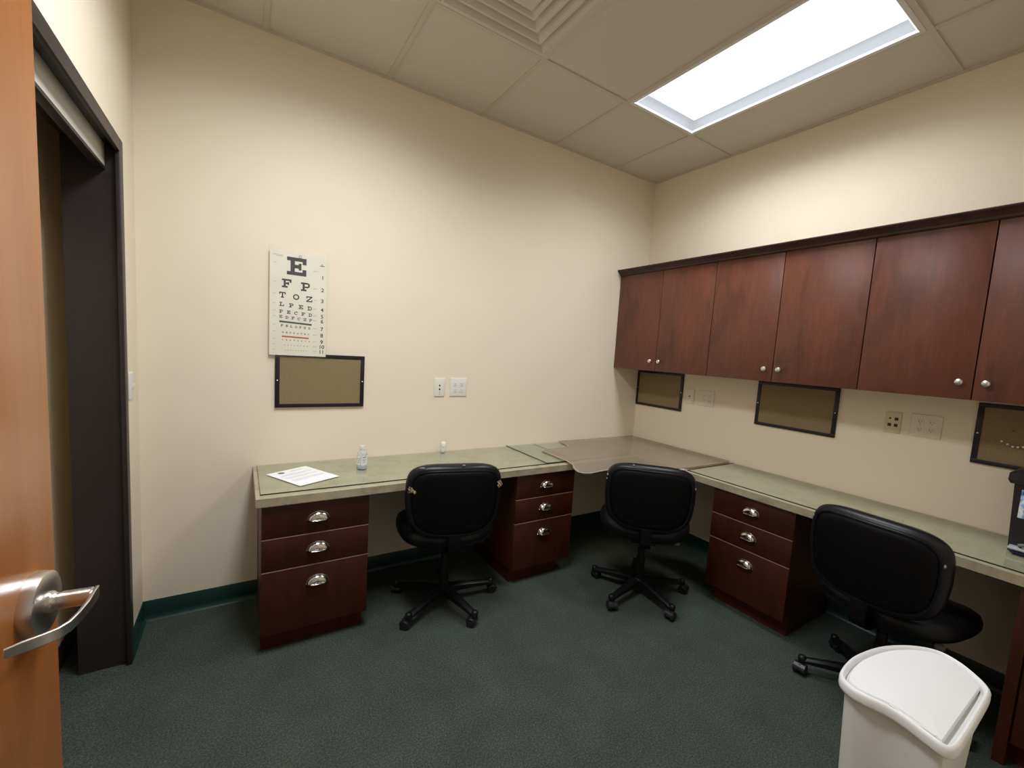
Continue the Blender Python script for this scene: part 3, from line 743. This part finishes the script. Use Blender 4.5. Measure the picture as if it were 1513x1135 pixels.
# ------------------------------------------------------------------ task chairs
def super_ring(w_, h_, y, zc, n=56, ex=4.8, bulge=.0, curve=.0, top=0.0):
    out = []
    for i in range(n):
        a = 2 * PI * i / n; c, s = math.cos(a), math.sin(a)
        x = math.copysign(abs(c) ** (2 / ex), c) * w_ / 2; z = math.copysign(abs(s) ** (2 / ex), s) * h_ / 2
        if s < 0: z -= bulge * (1 - (x / (w_ / 2)) ** 2); x *= 1 - .10 * (abs(z) / (h_ / 2)) ** 1.5
        else: z += top * (1 - (x / (w_ / 2)) ** 2)
        out.append((x, y + curve * (x / (w_ / 2)) ** 2, zc + z))
    return out
def make_chair():
    """local: faces +Y, origin on the floor under the column"""
    t = empty('task_chair')
    # seat: lofted cushion in z
    def seat_ring(sc_, z, n=56):
        out = []
        for i in range(n):
            a = 2 * PI * i / n; c, s = math.cos(a), math.sin(a)
            x = math.copysign(abs(c) ** (2 / 3.2), c) * .272 * sc_; y = math.copysign(abs(s) ** (2 / 3.2), s) * .245 * sc_
            zz = z - .030 * max(0, y / .232) ** 3 + .010 * (abs(x) / .25) ** 2
            out.append((x * (1.0 - .08 * max(0, -y / .232)), y + .045, zz))
        return out
    MB().loft([seat_ring(.86, .405), seat_ring(.95, .410), seat_ring(1.0, .428), seat_ring(1.005, .450), seat_ring(.975, .474), seat_ring(.90, .488), seat_ring(.6, .488), seat_ring(.2, .485)]).build('seat', M['leather'], t, smooth=60)
    MB().loft([seat_ring(.84, .393), seat_ring(.86, .404)]).build('seat_pan', M['plastic'], t, smooth=60)
    # backrest group
    ZC = .686; B0 = -.252
    bk = MB()
    cv = .035
    bk.loft([super_ring(.432, .298, B0 - .012, ZC, curve=cv, bulge=.016), super_ring(.465, .328, B0 - .010, ZC, curve=cv, bulge=.018, top=.004), super_ring(.490, .348, B0 + .002, ZC, curve=cv, bulge=.020, top=.006),
             super_ring(.500, .358, B0 + .022, ZC, curve=cv, bulge=.02, top=.008), super_ring(.494, .352, B0 + .045, ZC, curve=cv, bulge=.02, top=.008), super_ring(.462, .35, B0 + .062, ZC, curve=cv, bulge=.02, top=.006), super_ring(.37, .27, B0 + .070, ZC, curve=cv * .8, bulge=.01), super_ring(.12, .10, B0 + .072, ZC, curve=0)])
    ob = bk.build('backrest', M['leather'], t, smooth=60)
    sh = MB(); sh.loft([super_ring(.15, .12, B0 - .020, ZC, curve=0), super_ring(.36, .26, B0 - .019, ZC, curve=cv * .65, bulge=.012), super_ring(.422, .290, B0 - .0175, ZC, curve=cv * .9, bulge=.016), super_ring(.440, .305, B0 - .012, ZC, curve=cv, bulge=.018), super_ring(.440, .305, B0 - .006, ZC, curve=cv, bulge=.018)])
    sh.build('rear_shell', M['shell'], ob, smooth=60)
    pr_ = super_ring(.450, .316, B0 - .0125, ZC, curve=cv, bulge=.019, top=.002)
    MB().tube(pr_ + [pr_[0]], .0028, 6, up=Vector((0, 1, 0))).build('piping', M['leather'], ob, smooth=60)
    # J-bar from the back to the seat
    jb = MB(); ring = []
    for y, z in ((B0 - .004, .515), (B0 - .010, .49), (B0 - .012, .46), (B0 - .014, .43), (B0 + .008, .400), (B0 + .05, .385), (-.06, .383)):
        ring.append((0, y, z))
    rings = []
    for i, p in enumerate(ring):
        p = Vector(p); tn = (Vector(ring[min(i + 1, len(ring) - 1)]) - Vector(ring[max(i - 1, 0)])).normalized(); nn = Vector((0, tn.z, -tn.y))
        hw_ = .030; th = .008
        rings.append([p + Vector((-hw_, 0, 0)) - nn * th, p + Vector((hw_, 0, 0)) - nn * th, p + Vector((hw_, 0, 0)) + nn * th, p + Vector((-hw_, 0, 0)) + nn * th])
    jb.loft(rings); jb.build('back_bar', M['shell'], t)
    MB().box(-.075, .075, -.10, .11, .350, .394, .010).build('mechanism', M['plastic'], t)
    le = MB().tube([(.07, .0, .372), (.13, -.01, .370), (.185, -.03, .366)], .005, 8).build('lever', M['plastic'], t)
    kb = MB().lathe([(.006, 0), (.014, .004), (.016, .018), (.013, .030), (.006, .034)], 16, (0, 0, 0), 'X').build('lever_knob', M['greyknob'], le, loc=(.182, -.028, .366)); kb['label'] = 'grey knob on the end of the lever'
    MB().lathe([(.030, .085), (.032, .10), (.030, .115), (.026, .118), (.026, .235), (.021, .24), (.021, .30), (.014, .302), (.014, .352)], 24).build('gas_column', M['plastic'], t)
    MB().lathe([(.020, .052), (.046, .058), (.052, .075), (.050, .098), (.040, .108), (.030, .110)], 28).build('base_hub', M['plastic'], t)
    for k in range(5):
        lg = MB(); rr_ = []
        for x, hw_, zt_, zb in ((.035, .027, .104, .060), (.10, .024, .100, .062), (.20, .020, .088, .060), (.275, .018, .078, .056), (.297, .016, .072, .056)):
            rr_.append([(x, -hw_, zb), (x, hw_, zb), (x, hw_, zt_ - .008), (x, hw_ * .5, zt_), (x, -hw_ * .5, zt_), (x, -hw_, zt_ - .008)])
        lg.loft(rr_); lg.lathe([(.017, .052), (.018, .060), (.018, .078), (.013, .084), (.004, .086)], 16, (.290, 0, 0))
        L_ = lg.build('leg', M['plastic'], t, smooth=40)
        c = MB()
        for s in (-1, 1):
            c.lathe([(.004, s * .005), (.022, s * .006), (.0255, s * .010), (.0255, s * .022), (.021, s * .027), (.006, s * .028)], 22, (0, -.014, .0255), 'X')
        c.lathe([(.010, .030), (.010, .054)], 12, (0, 0, 0))
        c.box(-.006, .006, -.030, .006, .022, .050, .003)
        # hood between and over the twin wheels
        hood = []
        for a in range(0, 190, 15):
            q = R(a); hood.append([(-.024, -.014 + .0275 * math.cos(q), .0255 + .0275 * math.sin(q)), (.024, -.014 + .0275 * math.cos(q), .0255 + .0275 * math.sin(q)), (.024, -.014 + .0255 * math.cos(q), .0255 + .0255 * math.sin(q)), (-.024, -.014 + .0255 * math.cos(q), .0255 + .0255 * math.sin(q))])
        c.loft(hood)
        c.build('caster', M['caster'], L_, smooth=40, loc=(.290, 0, 0))
    return t
def place(t, loc, face_deg, legs0, casters, label, zs=1.0):
    t.location = (*loc, 0); rz = R(face_deg - 90); t.rotation_euler = (0, 0, rz)
    tag(t, label, 'chair', 'black task chairs at the desk')
    k = 0
    for c in sorted(children(t), key=lambda o: o.name):
        if c.name.startswith('leg') and not c.name.startswith('lever'):
            c.rotation_euler = (0, 0, R(legs0 + 72 * k) - rz)
            for d in children(c): d.rotation_euler = (0, 0, R(casters[k]))
            k += 1
def wear(parent_chair, items):
    bkr = [c for c in children(parent_chair) if c.name.startswith('backrest')][0]
    for (p, s, m, nm, lab) in items:
        b = MB(); r = bmesh.ops.create_icosphere(b.bm, subdivisions=3, radius=1.0)
        rnd = random.Random(hash(p[0]) % 97)
        for v in r['verts']:
            q = 1 + .35 * math.sin(v.co.x * 5 + p[0] * 40) * math.cos(v.co.z * 6) + rnd.uniform(-.08, .08)
            v.co = Vector((p[0] + v.co.x * s[0] * q, p[1] + v.co.y * s[1] * q, p[2] + v.co.z * s[2] * q))
        o = b.build(nm, M[m], bkr, smooth=80)
        if lab: o['label'] = lab
chA = make_chair()
chB = copy_tree(chA); chC = copy_tree(chA)
place(chA, (-2.030, -.510), 76, 210, [20, -60, 80, 130, 10], 'black task chair at the left knee space, both sides of its back torn')
place(chB, (-.905, -.965), 43.5, 46, [60, -30, 150, 15, 40], 'black task chair at the desk corner, a pale scuff on its top edge')
place(chC, (-.555, -2.075), -5, 53, [0, 150, 60, 20, -40], 'black task chair near the right edge, turned to the right wall behind the bin')
wear(chA, [((-.226, -.239, .748), (.014, .007, .016), 'foam', 'torn_patch', 'brown torn foam patch'), ((-.208, -.243, .738), (.007, .005, .010), 'foam', 'torn_patch', 'brown torn foam patch'), ((.230, -.236, .762), (.012, .007, .018), 'foam', 'torn_patch', 'pale torn foam patch'),
           ((-.175, -.246, .862), (.012, .003, .0025), 'scuff', 'scuff_mark', 'pale scuff'), ((.03, -.254, .873), (.008, .003, .002), 'scuff', 'scuff_mark', 'pale scuff')])
wear(chB, [((.165, -.215, .868), (.016, .010, .004), 'scuff', 'scuff_mark', 'pale scuff on the top edge'), ((-.10, -.252, .869), (.004, .003, .004), 'scuff', 'scuff_mark', 'pale scuff'), ((-.240, -.222, .79), (.004, .004, .006), 'scuff', 'scuff_mark', 'pale scuff'), ((-.242, -.218, .765), (.003, .004, .005), 'scuff', 'scuff_mark', 'pale scuff'), ((.240, -.215, .765), (.005, .005, .009), 'scuff', 'scuff_mark', 'pale scuff')])
wear(chC, [((-.236, -.224, .79), (.003, .003, .006), 'scuff', 'scuff_mark', 'pale scuff'), ((.232, -.226, .765), (.004, .003, .007), 'scuff', 'scuff_mark', 'pale scuff')])

# ------------------------------------------------------------------ things on the desk
ZG = ZD + .0060
P = [Vector((-2.898, -.201)), Vector((-2.704, -.100)), Vector((-2.579, -.366)), Vector((-2.783, -.464))]
pc = sum(P, Vector((0, 0))) / 4
ux = (P[1] - P[0]).normalized(); ang = math.atan2(ux.y, ux.x)
pp = empty('paper_sheet', (pc.x, pc.y, ZG + .0002), ang); tag(pp, 'printed white sheet of paper lying at the left end of the desk', 'paper')
MB().box(-.109, .109, -.142, .142, 0, .0004).build('sheet', M['paper'], pp, smooth=0)
pb = MB()
for k, (x0, x1, y) in enumerate([(-.005, .075, .112), (.0, .06, .104), (-.085, .085, .066), (-.085, .088, .056), (-.085, .04, .046), (-.085, .086, .018), (-.085, .089, .008), (-.085, .02, -.002), (-.085, .085, -.030), (-.085, .089, -.040), (-.085, .087, -.050), (-.085, -.01, -.060)]):
    pb.box(x0, x1, y - .0016, y + .0016, .0004, .00055)
pb.build('printed_lines', M['print'], pp, smooth=0)
pb = MB(); pb.lathe([(.016, .0004), (.016, .0006)], 20, (-.050, .108, 0)); pb.build('logo', M['printdark'], pp, smooth=0)

bt = empty('sanitizer_bottle', (-2.443, -.253, ZG)); tag(bt, 'small clear hand sanitizer bottle standing on the desk glass', 'bottle')
MB().lathe([(.024, 0), (.0270, .003), (.0275, .010), (.0275, .078), (.0265, .088), (.021, .098), (.013, .106), (.0125, .113)], 28).build('bottle', M['clearbottle'], bt, smooth=50)
MB().lathe([(.0230, .002), (.0262, .005), (.0262, .0345)], 24).build('gel', M['blueliquid'], bt, smooth=50)
cp = MB().lathe([(.0140, .110), (.0140, .118), (.0132, .128), (.0120, .131), (.002, .1315)], 24).build('cap', M['white'], bt, smooth=40)
lb = MB(); rg = [(.0279 * math.cos(R(a)), .0279 * math.sin(R(a))) for a in range(-190, 45, 9)]
lb.loft([[(x, y, .020) for x, y in rg], [(x, y, .078) for x, y in rg]], False, False, closed=False); lb = lb.build('label', M['labelwhite'], bt, smooth=60)
l2 = MB()
for (a0, a1, z0_, z1_) in [(-118, -114, .024, .074), (-100, -55, .068, .072), (-100, -60, .060, .062), (-100, -56, .052, .054), (-100, -64, .046, .048), (-98, -60, .038, .040), (-150, -125, .060, .063), (-150, -128, .050, .052), (-150, -126, .040, .042)]:
    n_ = 4; rg = [(.0282 * math.cos(R(a0 + (a1 - a0) * i / n_)), .0282 * math.sin(R(a0 + (a1 - a0) * i / n_))) for i in range(n_ + 1)]
    l2.loft([[(x, y, z0_) for x, y in rg], [(x, y, z1_) for x, y in rg]], False, False, closed=False)
l2.build('printed_lines', M['printdark'], lb, smooth=0)
MB().lathe([(.0277, .0205), (.0281, .0205), (.0281, .0255), (.0277, .0255)], 28, caps=False).build('blue_band', M['blueliquid'], bt)

dv = empty('plug_device', (-1.876, -.050, ZG), R(-12)); tag(dv, 'small white rounded plastic gadget standing near the back wall', 'gadget')
def rr2(w_, h_, y, zc, ex=3.2, n=28):
    return [(math.copysign(abs(math.cos(2 * PI * i / n)) ** (2 / ex), math.cos(2 * PI * i / n)) * w_ / 2, y, zc + math.copysign(abs(math.sin(2 * PI * i / n)) ** (2 / ex), math.sin(2 * PI * i / n)) * h_ / 2) for i in range(n)]
MB().loft([rr2(.030, .066, .014, .039), rr2(.036, .074, .010, .0375), rr2(.038, .0745, -.004, .0375), rr2(.034, .070, -.012, .0375), rr2(.022, .050, -.016, .0375)]).build('body', M['white'], dv, smooth=60)
MB().lathe([(.009, -.0165), (.0075, -.0190), (.002, -.0195)], 16, (0, 0, .048), 'Y').build('button', M['plate_white'], dv)
MB().loft([rr2(.014, .030, .022, .030), rr2(.018, .034, .012, .030)]).build('back_clip', M['clearbottle'], dv, smooth=60)

# dispenser
ds = empty('dispenser_box', (-.27, -2.362, ZG)); tag(ds, 'tall black dispenser box with a blue label at the right edge of the desk', 'dispenser')
b = MB(); b.loft([[(0, 0, 0), (.20, 0, 0), (.20, -.24, 0), (0, -.24, 0)], [(.004, .012, .290), (.20, .012, .290), (.20, -.25, .290), (.004, -.25, .290)]]); ob = b.build('body', M['dispenser'], ds)
MB().loft([[(-.004, .022, .285), (.21, .022, .285), (.21, -.262, .285), (-.004, -.262, .285)], [(-.010, .030, .300), (.215, .030, .300), (.215, -.27, .300), (-.010, -.27, .300)], [(-.008, .028, .330), (.213, .028, .330), (.213, -.268, .330), (-.008, -.268, .330)], [(.02, .002, .345), (.19, .002, .345), (.19, -.24, .345), (.02, -.24, .345)]]).build('lid', M['dispenser'], ds, smooth=25)
o = MB().box(-.0035, .0, -.135, -.012, .145, .265, .001).build('front_label', M['label'], ds); o.rotation_euler = (0, R(.8), 0); o['label'] = 'blue and white label'
MB().box(-.0042, -.0032, -.11, -.018, .246, .258).build('printed_band', M['slot'], ds, smooth=0)
o = MB().box(-.050, .0, -.19, -.004, .018, .028, .004).build('tray', M['tray'], ds); o['label'] = 'pale plastic tray'
MB().box(-.036, .0, -.18, -.012, .0, .016, .003).build('tray_base', M['navy'], ds)
MB().tube([(-.012, -.035, .028), (-.035, -.035, .040), (-.045, -.06, .050), (-.045, -.10, .054), (-.035, -.14, .050), (-.012, -.15, .028)], .006, 10).build('spout_ring', M['greyknob'], ds)

# ------------------------------------------------------------------ trash bin
RZ = .650
rimpts = [(-1.684, -2.395), (-1.689, -2.352), (-1.684, -2.314), (-1.650, -2.280), (-1.56, -2.267), (-1.476, -2.273), (-1.39, -2.292), (-1.324, -2.323), (-1.285, -2.356), (-1.267, -2.394), (-1.276, -2.440), (-1.303, -2.480), (-1.334, -2.506), (-1.372, -2.516), (-1.50, -2.519), (-1.62, -2.520), (-1.682, -2.517), (-1.700, -2.500), (-1.696, -2.47), (-1.688, -2.435)]
ctr = Vector((-1.50, -2.395))
rc = [Vector((p.x, p.y)) - ctr for p in crom([(*q, 0) for q in rimpts], 5)]
def arch(p): return .007 * math.exp(-((p.y + .01) / .07) ** 2)
tb = empty('trash_bin', (ctr.x, ctr.y, 0)); tag(tb, 'white plastic waste bin with a flat lid at lower right', 'trash bin')
def inset(ps, d):
    out = []; n = len(ps)
    for i, p in enumerate(ps):
        t_ = (ps[(i + 1) % n] - ps[i - 1]).normalized(); nn = Vector((t_.y, -t_.x))
        if nn.dot(p) < 0: nn = -nn
        out.append(p - nn * d)
    return out
def ringz(ps, z, s=1.0, a=1.0): return [(p.x * s, p.y * s, z + a * arch(p)) for p in ps]
bd = MB(); i1 = inset(rc, .014)
bd.loft([ringz(i1, .0, .80, 0), ringz(i1, .012, .815, 0), ringz(i1, .25, .875, 0), ringz(i1, .50, .95, .3), ringz(i1, .628, .99, 1), ringz(i1, .640, .99, 1), ringz(inset(rc, .018), .640, .985, 1), ringz(inset(rc, .02), .50, .94, .3), ringz(inset(rc, .02), .02, .80, 0)])
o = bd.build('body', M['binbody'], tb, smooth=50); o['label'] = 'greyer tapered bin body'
rm = MB(); prf = [(.006, .624), (.0015, .626), (0, .632), (0, .646), (.003, .653), (.007, .655), (.0115, .652), (.0145, .644), (.0145, .630), (.010, .628)]
ins = {d: inset(rc, d) for d, _ in prf}
rings = [ringz(ins[d], z) for d, z in prf]; rm.loft(rings + [rings[0]], False, False); rm.build('rim', M['bin'], tb, smooth=60)
ld = MB(); a0 = inset(rc, .0205)
# lid: flat panel, straight cut toward the flat end
def clampy(ps): return [Vector((p.x, max(p.y, -.098))) for p in ps]
a0 = clampy(a0)
ld.loft([ringz(a0, .634), ringz(a0, .647), ringz([p * .985 for p in a0], .6515), ringz([p * .80 for p in a0], .6535), ringz([p * .3 for p in a0], .6545)])
lid = ld.build('lid', M['bin'], tb, smooth=40)
MB().loft([[(-.1785, -.085, .6495), (-.172, -.085, .6495), (-.172, .0, .6600), (-.1785, .0, .6600)], [(-.1785, -.085, .6530), (-.172, -.085, .6530), (-.172, .0, .6640), (-.1785, .0, .6640)]]).build('hinge', M['bin'], lid)
MB().loft([ringz(inset(rc, .013), .630), ringz(inset(rc, .013), .634)]).build('inner_ledge', M['bin'], tb)

# ------------------------------------------------------------------ world, camera, view
wd = bpy.data.worlds.new('world'); sc.world = wd; wd.use_nodes = True
wd.node_tree.nodes['Background'].inputs['Color'].default_value = (1.0, .93, .84, 1); wd.node_tree.nodes['Background'].inputs['Strength'].default_value = .35

cam = bpy.data.cameras.new('camera'); co = bpy.data.objects.new('camera', cam); COL.objects.link(co); sc.camera = co
yaw, pit, rol = .5781, -.0948, .0636
F = Vector((math.sin(yaw) * math.cos(pit), math.cos(yaw) * math.cos(pit), math.sin(pit)))
r0 = Vector((math.cos(yaw), -math.sin(yaw), 0)); u0 = r0.cross(F)
Rr = math.cos(rol) * r0 + math.sin(rol) * u0; Uu = -math.sin(rol) * r0 + math.cos(rol) * u0
mtx = Matrix((Rr, Uu, -F)).transposed().to_4x4(); mtx.translation = Vector((-3.0061, -2.7028, 1.4646))
co.matrix_world = mtx
cam.sensor_fit = 'HORIZONTAL'; cam.sensor_width = 36; cam.lens = 637.87 / 1513 * 36
cam.shift_x = -14.69 / 1513; cam.shift_y = 12.55 / 1513
cam.clip_start = .01
sc.view_settings.view_transform = 'Standard'; sc.view_settings.look = 'None'; sc.view_settings.gamma = 1; sc.view_settings.use_curve_mapping = False
sc.view_settings.exposure = 0.0
sc.cycles.use_denoising = True
sc.cycles.max_bounces = 10; sc.cycles.diffuse_bounces = 6; sc.cycles.transparent_max_bounces = 16
